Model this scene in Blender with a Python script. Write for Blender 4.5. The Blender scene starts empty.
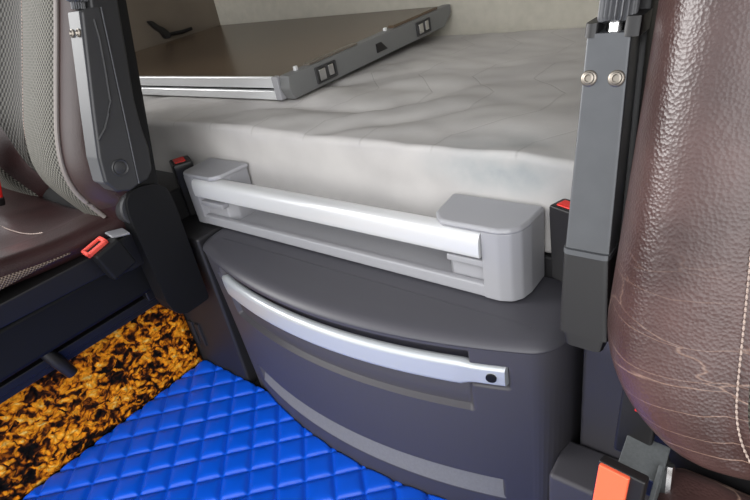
import bpy, bmesh, math, random
from mathutils import Vector, Matrix, noise
random.seed(7)
C = bpy.context.scene.collection
PI = math.pi

# ------------------------------------------------------------------ materials
def mat(name, col, rough=.5, metal=0., spec=.5, bump=None, var=None, coat=0.):
    m = bpy.data.materials.new(name); m.use_nodes = True
    nt = m.node_tree; p = nt.nodes['Principled BSDF']
    p.inputs['Base Color'].default_value = (*col, 1)
    p.inputs['Roughness'].default_value = rough
    p.inputs['Metallic'].default_value = metal
    p.inputs['Specular IOR Level'].default_value = spec
    p.inputs['Coat Weight'].default_value = coat
    tc = nt.nodes.new('ShaderNodeTexCoord')
    if var:                                   # (scale, amount): mottled tone of the material itself
        n = nt.nodes.new('ShaderNodeTexNoise'); n.inputs['Scale'].default_value = var[0]
        n.inputs['Detail'].default_value = 6
        nt.links.new(tc.outputs['Object'], n.inputs['Vector'])
        r = nt.nodes.new('ShaderNodeValToRGB')
        r.color_ramp.elements[0].position = .3; r.color_ramp.elements[1].position = .7
        r.color_ramp.elements[0].color = (*[c*(1-var[1]) for c in col], 1)
        r.color_ramp.elements[1].color = (*[min(1, c*(1+var[1])) for c in col], 1)
        nt.links.new(n.outputs['Fac'], r.inputs['Fac']); nt.links.new(r.outputs['Color'], p.inputs['Base Color'])
    if bump:                                  # (kind, scale, strength, distance)
        k, sc, st, di = bump
        if k == 'noise':
            n = nt.nodes.new('ShaderNodeTexNoise'); n.inputs['Detail'].default_value = 4; out = n.outputs['Fac']
        else:
            n = nt.nodes.new('ShaderNodeTexVoronoi'); out = n.outputs['Distance']
        n.inputs['Scale'].default_value = sc
        nt.links.new(tc.outputs['Object'], n.inputs['Vector'])
        b = nt.nodes.new('ShaderNodeBump'); b.inputs['Strength'].default_value = st; b.inputs['Distance'].default_value = di
        nt.links.new(out, b.inputs['Height']); nt.links.new(b.outputs['Normal'], p.inputs['Normal'])
    return m
def srgb(r, g, b):
    f = lambda c: (c/255/12.92) if c/255 <= .04045 else ((c/255+.055)/1.055)**2.4
    return (f(r), f(g), f(b))

M = {}
M['console'] = mat('dark_grey_console_plastic', srgb(71,69,73), .5, bump=('noise', 900, .12, .0006))
M['lid'] = mat('dark_grey_lid_plastic', srgb(70,69,75), .46, bump=('noise', 900, .12, .0006))
M['rail'] = mat('light_grey_rail_plastic', srgb(152,152,156), .45, bump=('noise', 900, .06, .0005))
M['silver'] = mat('satin_silver', srgb(222,223,224), .3, .25)
M['handle'] = mat('satin_grey_silver', srgb(192,196,199), .3, .3)
M['kick'] = mat('lit_tone_grained_plastic', srgb(122,122,124), .6, bump=('noise', 500, .15, .0006), var=(260, .06))  # lighter grey paints in the light an up-facing ledge catches
M['black'] = mat('black_plastic', srgb(23,22,23), .42, bump=('noise', 700, .1, .0006))
M['black_soft'] = mat('matt_black_plastic', srgb(22,21,22), .6, spec=.3, bump=('noise', 700, .1, .0006))
M['black_deep'] = mat('deep_black_plastic', srgb(14,14,15), .6, spec=.3)
M['panel'] = mat('charcoal_trim_plastic', srgb(34,33,35), .55, bump=('noise', 800, .12, .0006))
M['panel_grey'] = mat('slate_trim_plastic', srgb(74,72,77), .55, bump=('noise', 800, .12, .0006))
M['arm_metal'] = mat('grey_coated_metal', srgb(80,82,85), .36, .3, bump=('noise', 600, .05, .0005), var=(60, .05))
M['arm_plastic'] = mat('dark_grey_armrest_plastic', srgb(52,52,53), .45, bump=('noise', 900, .12, .0006))
M['arm_pad'] = mat('black_armrest_pad', srgb(36,36,37), .5, bump=('noise', 900, .12, .0006))
M['chrome'] = mat('chrome', srgb(200,200,200), .18, 1.)
M['steel'] = mat('worn_steel', srgb(140,133,124), .35, .8, var=(150, .2))
M['red'] = mat('red_button_plastic', srgb(225,40,30), .4)
M['salmon'] = mat('faded_red_buckle_plastic', srgb(238,92,80), .4)
M['knob'] = mat('ribbed_grey_plastic', srgb(88,89,92), .4)
M['arm_front'] = mat('grey_front_strip', srgb(70,71,73), .5)
M['orange_red'] = mat('bright_orange_red_plastic', srgb(250,105,70), .35)
M['red_web'] = mat('red_webbing', srgb(200,22,18), .6, bump=('noise', 900, .3, .001))
M['bracket'] = mat('grey_painted_bracket', srgb(84,87,88), .5, .2, bump=('noise', 700, .2, .0006), var=(400, .12))
M['maroon'] = mat('maroon_leather', srgb(47,28,28), .38, bump=('voronoi', 420, .25, .001), var=(25, .18))
M['sheen'] = mat('painted_sheen_leather', srgb(66,52,50), .30, bump=('voronoi', 420, .15, .0008), var=(30, .12))  # lighter than the maroon: glancing light sheen painted into the colour
M['thread'] = mat('pale_thread', srgb(168,150,140), .7)
M['board_top'] = mat('glossy_dark_board_laminate', srgb(88,73,58), .24, spec=.5, coat=.0, var=(6, .10))
M['board_edge'] = mat('grey_board_end_plastic', srgb(112,113,113), .45)
M['wall'] = mat('beige_grey_felt', srgb(184,180,168), .95, spec=.1, bump=('noise', 500, .5, .002), var=(40, .06))
M['wall_side'] = mat('shade_darkened_taupe_lining', srgb(112,102,90), .6, var=(8, .1))  # darkened to paint in the shade on the left side
M['ceiling'] = mat('pale_grey_headliner', srgb(150,148,142), .95, spec=.1)
M['floor'] = mat('black_rubber_floor', srgb(30,30,32), .7, bump=('noise', 300, .3, .001))
M['blue'] = mat('blue_quilted_vinyl', srgb(9,94,233), .30, spec=.45, bump=('noise', 700, .08, .0006), var=(30, .04))

def leather_worn():
    m = mat('worn_brown_leather', srgb(108,74,72), .30, spec=.6)
    nt = m.node_tree; p = nt.nodes['Principled BSDF']; L = nt.links
    tc = nt.nodes['Texture Coordinate']
    n = nt.nodes.new('ShaderNodeTexNoise'); n.inputs['Scale'].default_value = 14; n.inputs['Detail'].default_value = 7
    L.new(tc.outputs['Object'], n.inputs['Vector'])
    r = nt.nodes.new('ShaderNodeValToRGB'); r.color_ramp.elements[0].position = .32; r.color_ramp.elements[1].position = .7
    r.color_ramp.elements[0].color = (*srgb(58,39,37), 1); r.color_ramp.elements[1].color = (*srgb(83,60,57), 1)
    L.new(n.outputs['Fac'], r.inputs['Fac'])
    # pale crease cracks, edges of big stretched cells
    mp = nt.nodes.new('ShaderNodeMapping'); mp.inputs['Scale'].default_value = (11, 11, 66); mp.inputs['Rotation'].default_value = (0, .38, 0)
    L.new(tc.outputs['Object'], mp.inputs['Vector'])
    nz = nt.nodes.new('ShaderNodeTexNoise'); nz.inputs['Scale'].default_value = 1.3
    L.new(mp.outputs['Vector'], nz.inputs['Vector'])
    mx = nt.nodes.new('ShaderNodeMix'); mx.data_type = 'VECTOR'; mx.inputs[0].default_value = .35
    L.new(mp.outputs['Vector'], mx.inputs[4]); L.new(nz.outputs['Color'], mx.inputs[5])
    v = nt.nodes.new('ShaderNodeTexVoronoi'); v.feature = 'DISTANCE_TO_EDGE'; v.inputs['Scale'].default_value = 1.0
    L.new(mx.outputs[1], v.inputs['Vector'])
    cr = nt.nodes.new('ShaderNodeMapRange'); cr.inputs[1].default_value = 0; cr.inputs[2].default_value = .015
    cr.inputs[3].default_value = 1; cr.inputs[4].default_value = 0
    L.new(v.outputs['Distance'], cr.inputs[0])
    # only in patches and mostly low down on the bolster
    nm = nt.nodes.new('ShaderNodeTexNoise'); nm.inputs['Scale'].default_value = 9; L.new(tc.outputs['Object'], nm.inputs['Vector'])
    sx = nt.nodes.new('ShaderNodeSeparateXYZ'); L.new(tc.outputs['Object'], sx.inputs[0])
    zr = nt.nodes.new('ShaderNodeMapRange'); zr.inputs[1].default_value = .36; zr.inputs[2].default_value = .15
    zr.inputs[3].default_value = 0; zr.inputs[4].default_value = 2.0; L.new(sx.outputs['Z'], zr.inputs[0])
    mm = nt.nodes.new('ShaderNodeMath'); mm.operation = 'MULTIPLY'; L.new(cr.outputs[0], mm.inputs[0]); L.new(zr.outputs[0], mm.inputs[1])
    m2 = nt.nodes.new('ShaderNodeMath'); m2.operation = 'MULTIPLY'; L.new(mm.outputs[0], m2.inputs[0]); L.new(nm.outputs['Fac'], m2.inputs[1])
    cm = nt.nodes.new('ShaderNodeMix'); cm.data_type = 'RGBA'
    L.new(m2.outputs[0], cm.inputs[0]); L.new(r.outputs['Color'], cm.inputs[6]); cm.inputs[7].default_value = (*srgb(158,130,114), 1)
    L.new(cm.outputs[2], p.inputs['Base Color'])
    g = nt.nodes.new('ShaderNodeTexVoronoi'); g.inputs['Scale'].default_value = 380; g.inputs['Randomness'].default_value = .9
    L.new(tc.outputs['Object'], g.inputs['Vector'])
    g2 = nt.nodes.new('ShaderNodeTexNoise'); g2.inputs['Scale'].default_value = 160; L.new(tc.outputs['Object'], g2.inputs['Vector'])
    ad = nt.nodes.new('ShaderNodeMath'); ad.operation = 'MULTIPLY_ADD'; L.new(g2.outputs['Fac'], ad.inputs[0]); ad.inputs[1].default_value = .35; L.new(g.outputs['Distance'], ad.inputs[2])
    b = nt.nodes.new('ShaderNodeBump'); b.inputs['Strength'].default_value = .3; b.inputs['Distance'].default_value = .0011
    L.new(ad.outputs[0], b.inputs['Height']); L.new(b.outputs['Normal'], p.inputs['Normal'])
    return m
M['leather'] = leather_worn()

def weave(name, light, dark, su, sv, thr=.45):
    """woven net fabric: light mesh with rows of small dark openings, driven by the patch's own UVs in metres"""
    m = mat(name, light, .75, spec=.25)
    nt = m.node_tree; p = nt.nodes['Principled BSDF']; L = nt.links
    uv = nt.nodes.new('ShaderNodeUVMap'); sp = nt.nodes.new('ShaderNodeSeparateXYZ'); L.new(uv.outputs[0], sp.inputs[0])
    def math_(op, a, b=None):
        n = nt.nodes.new('ShaderNodeMath'); n.operation = op
        for i, q in enumerate((a, b)):
            if q is None: continue
            if isinstance(q, (int, float)): n.inputs[i].default_value = q
            else: L.new(q, n.inputs[i])
        return n.outputs[0]
    u = math_('MULTIPLY', sp.outputs[0], 2*PI/su); v = math_('MULTIPLY', sp.outputs[1], 2*PI/sv)
    s = math_('ADD', math_('SINE', math_('ADD', u, v)), math_('SINE', math_('SUBTRACT', u, v)))   # staggered dots
    r = nt.nodes.new('ShaderNodeValToRGB')
    r.color_ramp.elements[0].position = thr; r.color_ramp.elements[1].position = thr+.22
    r.color_ramp.elements[0].color = (*light, 1); r.color_ramp.elements[1].color = (*dark, 1)
    L.new(math_('MULTIPLY_ADD', s, .25), r.inputs['Fac'])
    r.inputs['Fac'].links[0].from_node.inputs[2].default_value = .5
    L.new(r.outputs['Color'], p.inputs['Base Color'])
    b = nt.nodes.new('ShaderNodeBump'); b.inputs['Strength'].default_value = .5; b.inputs['Distance'].default_value = .001; b.invert = True
    L.new(s, b.inputs['Height']); L.new(b.outputs['Normal'], p.inputs['Normal'])
    return m
M['mesh'] = weave('light_net_fabric', srgb(110,108,100), srgb(42,41,38), .0072, .0078)
M['mesh_dark'] = weave('dark_net_fabric', srgb(70,68,63), srgb(24,23,22), .012, .014, .4)
M['mesh_green'] = weave('grey_green_net_fabric', srgb(78,76,68), srgb(34,33,29), .005, .005, .4)
M['mesh_brown'] = weave('brown_net_fabric', srgb(122,108,96), srgb(62,50,46), .005, .005)

def carpet_material():
    m = mat('yellow_black_leaf_plush', (.5,.3,.1), .9, spec=.15)
    nt = m.node_tree; p = nt.nodes['Principled BSDF']; L = nt.links; tc = nt.nodes['Texture Coordinate']
    n0 = nt.nodes.new('ShaderNodeTexNoise'); n0.inputs['Scale'].default_value = 38; n0.inputs['Detail'].default_value = 3; L.new(tc.outputs['Object'], n0.inputs['Vector'])
    mx = nt.nodes.new('ShaderNodeMix'); mx.data_type = 'VECTOR'; mx.inputs[0].default_value = .03
    L.new(tc.outputs['Object'], mx.inputs[4]); L.new(n0.outputs['Color'], mx.inputs[5])
    def mt(op, x, y, z=None):
        n = nt.nodes.new('ShaderNodeMath'); n.operation = op
        for i, q in enumerate((x, y, z)):
            if q is None: continue
            if isinstance(q, (int, float)): n.inputs[i].default_value = q
            else: L.new(q, n.inputs[i])
        return n.outputs[0]
    def leaves(rot, sc, off, st=2.5):
        m1 = nt.nodes.new('ShaderNodeMapping'); m1.inputs['Rotation'].default_value = (rot, 0, 0); m1.inputs['Location'].default_value = (off, off, off)
        L.new(mx.outputs[1], m1.inputs['Vector'])
        m2 = nt.nodes.new('ShaderNodeMapping'); m2.inputs['Scale'].default_value = (sc*.3, sc, sc*st); L.new(m1.outputs[0], m2.inputs['Vector'])
        v = nt.nodes.new('ShaderNodeTexVoronoi'); v.inputs['Scale'].default_value = 1; L.new(m2.outputs[0], v.inputs['Vector'])
        c = nt.nodes.new('ShaderNodeSeparateColor'); L.new(v.outputs['Color'], c.inputs[0])
        return mt('MULTIPLY', mt('SUBTRACT', 1.08, mt('MULTIPLY', v.outputs['Distance'], 1.05)), mt('MULTIPLY_ADD', c.outputs[0], .75, .25))
    la = leaves(.7, 46, 0.); lb = leaves(-.55, 52, 1.7); lc = leaves(1.5, 60, 4.1)
    mxl = mt('MAXIMUM', la, lb)
    nb = nt.nodes.new('ShaderNodeTexNoise'); nb.inputs['Scale'].default_value = 19; nb.inputs['Detail'].default_value = 2; L.new(tc.outputs['Object'], nb.inputs['Vector'])
    class _o: pass
    a = _o(); a.outputs = [mt('ADD', mt('ADD', mt('MULTIPLY', mxl, .72), mt('MULTIPLY', lc, .24)), mt('MULTIPLY_ADD', nb.outputs['Fac'], .9, -.34))]
    r = nt.nodes.new('ShaderNodeValToRGB'); cr = r.color_ramp
    cr.elements[0].position = .30; cr.elements[0].color = (*srgb(10,7,5), 1)
    cr.elements[1].position = .93; cr.elements[1].color = (*srgb(250,208,112), 1)
    for pos, c in ((.42, (62,28,8)), (.50, (168,88,16)), (.57, (236,142,22)), (.78, (248,170,44))):
        e = cr.elements.new(pos); e.color = (*srgb(*c), 1)
    L.new(a.outputs[0], r.inputs['Fac'])
    # thin dark stalks
    v2 = nt.nodes.new('ShaderNodeTexVoronoi'); v2.feature = 'DISTANCE_TO_EDGE'; v2.inputs['Scale'].default_value = 62; L.new(mx.outputs[1], v2.inputs['Vector'])
    mr = nt.nodes.new('ShaderNodeMapRange'); mr.inputs[1].default_value = .03; mr.inputs[2].default_value = .12; mr.inputs[3].default_value = .05; mr.inputs[4].default_value = 1
    L.new(v2.outputs['Distance'], mr.inputs[0])
    mu = nt.nodes.new('ShaderNodeMix'); mu.data_type = 'RGBA'; mu.blend_type = 'MULTIPLY'; mu.inputs[0].default_value = .35
    L.new(r.outputs['Color'], mu.inputs[6]); L.new(mr.outputs[0], mu.inputs[7]); L.new(mu.outputs[2], p.inputs['Base Color'])
    bp = nt.nodes.new('ShaderNodeBump'); bp.inputs['Strength'].default_value = .5; bp.inputs['Distance'].default_value = .004
    L.new(a.outputs[0], bp.inputs['Height']); L.new(bp.outputs['Normal'], p.inputs['Normal'])
    return m
M['carpet'] = carpet_material()

def mattress_material():
    """grey ticking with a stitched zigzag: thread line darker, slightly sunk"""
    m = mat('grey_mattress_ticking', srgb(186,184,180), .85, spec=.15)
    nt = m.node_tree; p = nt.nodes['Principled BSDF']; L = nt.links; tc = nt.nodes['Texture Coordinate']
    sp = nt.nodes.new('ShaderNodeSeparateXYZ'); L.new(tc.outputs['Object'], sp.inputs[0])
    def mt(op, a, b=None, c=None):
        n = nt.nodes.new('ShaderNodeMath'); n.operation = op
        for i, q in enumerate((a, b, c)):
            if q is None: continue
            if isinstance(q, (int, float)): n.inputs[i].default_value = q
            else: L.new(q, n.inputs[i])
        return n.outputs[0]
    tri = mt('PINGPONG', mt('ADD', sp.outputs[1], .197), .195)     # trapezoid zigzag running along the depth of the bed
    rmp = nt.nodes.new('ShaderNodeMapRange'); rmp.inputs[1].default_value = .05; rmp.inputs[2].default_value = .145; rmp.inputs[4].default_value = .09
    L.new(tri, rmp.inputs[0])
    w = mt('ADD', mt('ADD', sp.outputs[0], rmp.outputs[0]), .0605-.759)
    d = mt('ABSOLUTE', mt('SUBTRACT', mt('FLOORED_MODULO', w, .121), .0605))
    line = nt.nodes.new('ShaderNodeMapRange'); line.inputs[1].default_value = .0004; line.inputs[2].default_value = .0026
    line.inputs[3].default_value = 1; line.inputs[4].default_value = 0; L.new(d, line.inputs[0])
    top = nt.nodes.new('ShaderNodeMapRange'); top.inputs[1].default_value = .122; top.inputs[2].default_value = .131; L.new(sp.outputs[2], top.inputs[0])
    f = mt('MULTIPLY', line.outputs[0], top.outputs[0])
    mx = nt.nodes.new('ShaderNodeMix'); mx.data_type = 'RGBA'; L.new(mt('MULTIPLY', f, .22), mx.inputs[0])
    n = nt.nodes.new('ShaderNodeTexNoise'); n.inputs['Scale'].default_value = 9; n.inputs['Detail'].default_value = 5; L.new(tc.outputs['Object'], n.inputs['Vector'])
    r = nt.nodes.new('ShaderNodeValToRGB'); r.color_ramp.elements[0].position = .3; r.color_ramp.elements[1].position = .65
    r.color_ramp.elements[0].color = (*srgb(182,179,177), 1); r.color_ramp.elements[1].color = (*srgb(196,193,190), 1)
    L.new(n.outputs['Fac'], r.inputs['Fac']); L.new(r.outputs['Color'], mx.inputs[6]); mx.inputs[7].default_value = (*srgb(120,116,110), 1)
    # bluish grey stain on the front face
    st = nt.nodes.new('ShaderNodeVectorMath'); st.operation = 'DISTANCE'; st.inputs[1].default_value = (.72, -.40, .085)
    sc = nt.nodes.new('ShaderNodeVectorMath'); sc.operation = 'MULTIPLY'; sc.inputs[1].default_value = (1, 1, 3.2); L.new(tc.outputs['Object'], sc.inputs[0])
    st.inputs[1].default_value = (.77, -.40, .108*3.2); L.new(sc.outputs[0], st.inputs[0])
    sr = nt.nodes.new('ShaderNodeMapRange'); sr.inputs[1].default_value = .14; sr.inputs[2].default_value = .0; sr.inputs[3].default_value = 0; sr.inputs[4].default_value = 1.1
    L.new(st.outputs['Value'], sr.inputs[0])
    nn = nt.nodes.new('ShaderNodeTexNoise'); nn.inputs['Scale'].default_value = 26; nn.inputs['Detail'].default_value = 4; L.new(tc.outputs['Object'], nn.inputs['Vector'])
    ms = nt.nodes.new('ShaderNodeMix'); ms.data_type = 'RGBA'; L.new(mt('MULTIPLY', sr.outputs[0], nn.outputs['Fac']), ms.inputs[0])
    L.new(mx.outputs[2], ms.inputs[6]); ms.inputs[7].default_value = (*srgb(112,128,136), 1)
    L.new(ms.outputs[2], p.inputs['Base Color'])
    fb = nt.nodes.new('ShaderNodeTexNoise'); fb.inputs['Scale'].default_value = 420; L.new(tc.outputs['Object'], fb.inputs['Vector'])
    b0 = nt.nodes.new('ShaderNodeBump'); b0.inputs['Strength'].default_value = .12; b0.inputs['Distance'].default_value = .001; L.new(fb.outputs['Fac'], b0.inputs['Height'])
    b = nt.nodes.new('ShaderNodeBump'); b.inputs['Strength'].default_value = .2; b.inputs['Distance'].default_value = .002; b.invert = True
    L.new(f, b.inputs['Height']); L.new(b0.outputs['Normal'], b.inputs['Normal']); L.new(b.outputs['Normal'], p.inputs['Normal'])
    return m
M['mattress'] = mattress_material()

# ------------------------------------------------------------------ helpers
def root_loc(o):
    v = Vector((0, 0, 0))
    while o is not None: v = v + o.location; o = o.parent
    return v
def thing(name, label, cat, loc, group=None):
    o = bpy.data.objects.new(name, None); C.objects.link(o); o.location = loc
    o.empty_display_size = .05
    o['label'] = label; o['category'] = cat
    if group: o['group'] = group
    return o
def mk(name, verts, faces, m, parent=None, label=None, cat=None, kind=None, origin=None, sharp=35, uvs=None, recalc=True):
    """one mesh object; verts in world metres"""
    off = root_loc(parent) if parent is not None else Vector(origin or (0, 0, 0))
    me = bpy.data.meshes.new(name)
    me.from_pydata([tuple(Vector(v)-off) for v in verts], [], [list(f) for f in faces])
    if uvs:
        ul = me.uv_layers.new(name='UVMap')
        for lp in me.loops: ul.data[lp.index].uv = uvs[lp.vertex_index]
    if recalc:
        bm = bmesh.new(); bm.from_mesh(me); bmesh.ops.recalc_face_normals(bm, faces=bm.faces); bm.to_mesh(me); bm.free()
    me.materials.append(m)
    for p in me.polygons: p.use_smooth = True
    me.set_sharp_from_angle(angle=math.radians(sharp))
    o = bpy.data.objects.new(name, me); C.objects.link(o)
    if parent is not None: o.parent = parent
    else: o.location = off
    if sharp < 75:
        wn = o.modifiers.new('weighted_normal', 'WEIGHTED_NORMAL'); wn.keep_sharp = True; wn.weight = 80
    if label: o['label'] = label
    if cat: o['category'] = cat
    if kind: o['kind'] = kind
    return o
def geo(bm):
    bm.verts.ensure_lookup_table(); bm.verts.index_update()
    V = [v.co.copy() for v in bm.verts]; F = [[v.index for v in f.verts] for f in bm.faces]; bm.free()
    return V, F
def join(*gs):
    V = []; F = []
    for v, f in gs:
        n = len(V); V += list(v); F += [[i+n for i in q] for q in f]
    return V, F
def xf(g, mtx): return [mtx @ Vector(v) for v in g[0]], g[1]
def box(x0, x1, y0, y1, z0, z1, r=.003, seg=3):
    bm = bmesh.new(); bmesh.ops.create_cube(bm, size=1)
    for v in bm.verts: v.co = Vector(((x0+x1)/2+v.co.x*(x1-x0), (y0+y1)/2+v.co.y*(y1-y0), (z0+z1)/2+v.co.z*(z1-z0)))
    if r: bmesh.ops.bevel(bm, geom=bm.edges[:], offset=r, segments=seg, profile=.5, affect='EDGES', clamp_overlap=True)
    return geo(bm)
def prism(pts, h0, h1, axis, r=.002, seg=2):
    """polygon pts extruded along axis; pts are the other two coordinates in order (x,y | x,z | y,z)"""
    bm = bmesh.new()
    def P(a, b, h): return {'z': (a, b, h), 'y': (a, h, b), 'x': (h, a, b)}[axis]
    b0 = [bm.verts.new(P(a, b, h0)) for a, b in pts]; b1 = [bm.verts.new(P(a, b, h1)) for a, b in pts]
    bm.faces.new(b0); bm.faces.new(b1[::-1]); n = len(pts)
    for i in range(n): bm.faces.new((b0[i], b0[(i+1) % n], b1[(i+1) % n], b1[i]))
    bmesh.ops.recalc_face_normals(bm, faces=bm.faces)
    if r: bmesh.ops.bevel(bm, geom=bm.edges[:], offset=r, segments=seg, profile=.5, affect='EDGES', clamp_overlap=True)
    return geo(bm)
def smooth_poly(pts, it=2):
    for _ in range(it):
        q = []
        for i in range(len(pts)):
            a, b = pts[i], pts[(i+1) % len(pts)]
            q += [(a[0]*.75+b[0]*.25, a[1]*.75+b[1]*.25), (a[0]*.25+b[0]*.75, a[1]*.25+b[1]*.75)]
        pts = q
    return pts
def frame_from(d):
    d = Vector(d).normalized(); a = Vector((0, 0, 1)) if abs(d.z) < .9 else Vector((1, 0, 0))
    u = d.cross(a).normalized(); return u, d.cross(u).normalized()
def tube(path, r, n=10, closed=False):
    path = [Vector(p) for p in path]; V = []; F = []; m = len(path)
    for i, p in enumerate(path):
        d = path[min(i+1, m-1)]-path[max(i-1, 0)]; u, w = frame_from(d)
        rr = r[i] if isinstance(r, (list, tuple)) else r
        for k in range(n):
            a = 2*PI*k/n; V.append(p+u*math.cos(a)*rr+w*math.sin(a)*rr)
    for i in range(m-1):
        for k in range(n): F.append((i*n+k, i*n+(k+1) % n, (i+1)*n+(k+1) % n, (i+1)*n+k))
    F.append(list(range(n))[::-1]); F.append([(m-1)*n+k for k in range(n)])
    return V, F
def lathe(base, axis, prof, n=24, rib=0., ribs=0):
    """profile (radius, height) revolved about an axis from base; ribs add flutes"""
    base = Vector(base); ax = Vector(axis).normalized(); u, w = frame_from(ax); V = []; F = []
    for rr, h in prof:
        for k in range(n):
            a = 2*PI*k/n; q = rr*(1-rib*(.5+.5*math.cos(ribs*a))) if ribs and rr > 0 else rr
            V.append(base+ax*h+u*math.cos(a)*q+w*math.sin(a)*q)
    m = len(prof)
    for i in range(m-1):
        for k in range(n): F.append((i*n+k, i*n+(k+1) % n, (i+1)*n+(k+1) % n, (i+1)*n+k))
    F.append(list(range(n))[::-1]); F.append([(m-1)*n+k for k in range(n)])
    return V, F
def pillow(x0, x1, y0, y1, z0, z1, r, n=(24, 24, 8), fn=None):
    """finely divided rounded box; fn(p) moves each point"""
    h = Vector(((x1-x0)/2, (y1-y0)/2, (z1-z0)/2)); c = Vector(((x0+x1)/2, (y0+y1)/2, (z0+z1)/2))
    V = []; F = []; key = {}
    def lin(k, a, hh):
        t = k/n[a]; L = 2*hh; e = min(r*1.0, hh*.98)           # a third of the divisions go into the rounded rims
        if t < .17: s = t/.17*e
        elif t > .83: s = L-(1-t)/.17*e
        else: s = e+(t-.17)/.66*(L-2*e)
        return s-hh
    def vert(i, j, k):
        q = (i, j, k)
        if q not in key:
            p = Vector((lin(i, 0, h.x), lin(j, 1, h.y), lin(k, 2, h.z)))
            s = Vector([max(-(h[a]-min(r, h[a])), min(h[a]-min(r, h[a]), p[a])) for a in range(3)])
            d = p-s
            if d.length > 1e-9: p = s+d.normalized()*min(r, max(abs(d.x), abs(d.y), abs(d.z)))
            p = p+c
            if fn: p = Vector(fn(p))
            key[q] = len(V); V.append(p)
        return key[q]
    X, Y, Z = n
    for i in range(X):
        for j in range(Y):
            for k in (0, Z): F.append([vert(i, j, k), vert(i+1, j, k), vert(i+1, j+1, k), vert(i, j+1, k)])
    for i in range(X):
        for k in range(Z):
            for j in (0, Y): F.append([vert(i, j, k), vert(i+1, j, k), vert(i+1, j, k+1), vert(i, j, k+1)])
    for j in range(Y):
        for k in range(Z):
            for i in (0, X): F.append([vert(i, j, k), vert(i, j+1, k), vert(i, j+1, k+1), vert(i, j, k+1)])
    return V, F
def struct(name, g, m, label=None):
    o = mk(name, g[0], g[1], m, kind='structure')
    return o
def part(name, g, m, parent, label=None, **k): return mk(name, g[0], g[1], m, parent, label=label, **k)
def lerp_tab(tab, z):
    if z <= tab[0][0]: return tab[0][1]
    for (a, va), (b, vb) in zip(tab, tab[1:]):
        if z <= b:
            t = (z-a)/(b-a); return va+(vb-va)*t
    return tab[-1][1]
def catmull(tab, z):
    if z <= tab[0][0]: return tab[0][1]
    if z >= tab[-1][0]: return tab[-1][1]
    for i in range(len(tab)-1):
        if tab[i][0] <= z <= tab[i+1][0]:
            p1, p2 = tab[i], tab[i+1]; p0 = tab[max(i-1, 0)]; p3 = tab[min(i+2, len(tab)-1)]
            h = p2[0]-p1[0]; t = (z-p1[0])/h
            m1 = (p2[1]-p0[1])/max(p2[0]-p0[0], 1e-6)*h; m2 = (p3[1]-p1[1])/max(p3[0]-p1[0], 1e-6)*h
            return (2*t**3-3*t*t+1)*p1[1]+(t**3-2*t*t+t)*m1+(-2*t**3+3*t*t)*p2[1]+(t**3-t*t)*m2
def sstep(a, b, x):
    t = max(0, min(1, (x-a)/(b-a))); return t*t*(3-2*t)
def boxf(x, a, b, w): return sstep(a-w/2, a+w/2, x)*(1-sstep(b-w/2, b+w/2, x))

# ------------------------------------------------------------------ setting
struct('floor', box(-1.85, .9, -1.0, 1.45, -.03, 0, 0), M['floor'])
struct('wall_back', box(-1.85, .9, 1.372, 1.43, 0, 1.75, 0), M['wall'])
struct('wall_left', box(-1.86, -1.8, .56, 1.372, 0, 1.75, 0), M['wall_side'])
struct('wall_right', box(.80, .86, .56, 1.372, 0, 1.75, 0), M['wall'])
struct('ceiling', box(-1.86, .86, -.35, 1.43, 1.75, 1.80, 0), M['ceiling'])
struct('trim_1', join(box(-1.8, -.834, .452, .575, 0, .364, .006), box(-1.8, -.945, .454, .570, .36, .425, .006),
                      box(-.99, -.975, .447, .455, .07, .13, .002), box(-.965, -.95, .447, .455, .07, .13, .002)), M['panel'])   # bunk front, left of the console
struct('trim_2', box(-.156, .80, .50, .575, 0, .40, .006), M['panel_grey'])                                                    # bunk front, right of the console
struct('trim_3', box(-1.8, .80, .578, 1.37, 0, .396, .004), M['panel'])                                                        # bunk base
struct('trim_4', box(-1.6, -.997, -.5, .446, 0, .235, .006), M['black_soft'])                                                  # plinth under left seat
struct('trim_5', box(-.171, .55, .432, .498, 0, .172, .006), M['panel_grey'])                                                  # low ledge right of the console

struct('door_1', join(box(-1.86, -1.802, -1.0, .555, 0, .70, .01), box(-1.802, -1.77, -.9, .45, .42, .50, .015)), M['panel'])              # cab door below the left window

# ------------------------------------------------------------------ mattress
def matfn(p):
    x, y, z = p
    top = sstep(.47, .525, z); front = 1-sstep(.575, .60, y)
    n = noise.noise(Vector((x*3.2, y*4.5, 1.7)))*.006 + noise.noise(Vector((x*9, y*7, 4.0)))*.0022
    # creases running out from under the board, slanting towards the front right
    dx = x+.85; dy = y-.78
    fade = math.exp(-((dx-.12)**2)/.10)*math.exp(-((dy+.03)**2)/.05)
    q = (x*.55-y*1.0)*17+noise.noise(Vector((x*4, y*4, 9)))*2.2
    cre = (abs(math.sin(q))**.7-.5)*.015*fade
    c2 = noise.noise(Vector(((x*.5+y)*8, (x-y*.55)*34, 3.3))); cre += (max(0, c2)**1.3)*.016*math.exp(-((x+.68)**2)/.035)*math.exp(-((y-.74)**2)/.02)
    wr = noise.noise(Vector(((x+y*.8)*5, (y-x*.5)*15, 2.2)))*.0060*sstep(1.2, .7, y)+noise.noise(Vector(((x-y*.6)*7, (y+x*.4)*26, 5.1)))*.0022
    z2 = z+top*(n+cre+wr)-top*.006*sstep(1.1, 1.36, y)
    if x < -.785 and y > .715: z2 = min(z2, .5335)
    wv = noise.noise(Vector((x*5, z*9, 8)))*.005+noise.noise(Vector((x*11+z*9, z*26-x*3, 6)))*.003+noise.noise(Vector((x*16+z*18, z*20, 3)))*.0022
    y2 = y+front*wv*sstep(.395, .42, z)
    return (x, y2, z2)
MX0, MX1 = -1.79, .72
g = pillow(MX0, MX1, .577, 1.368, .398, .532, .011, (260, 110, 22), matfn)
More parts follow.
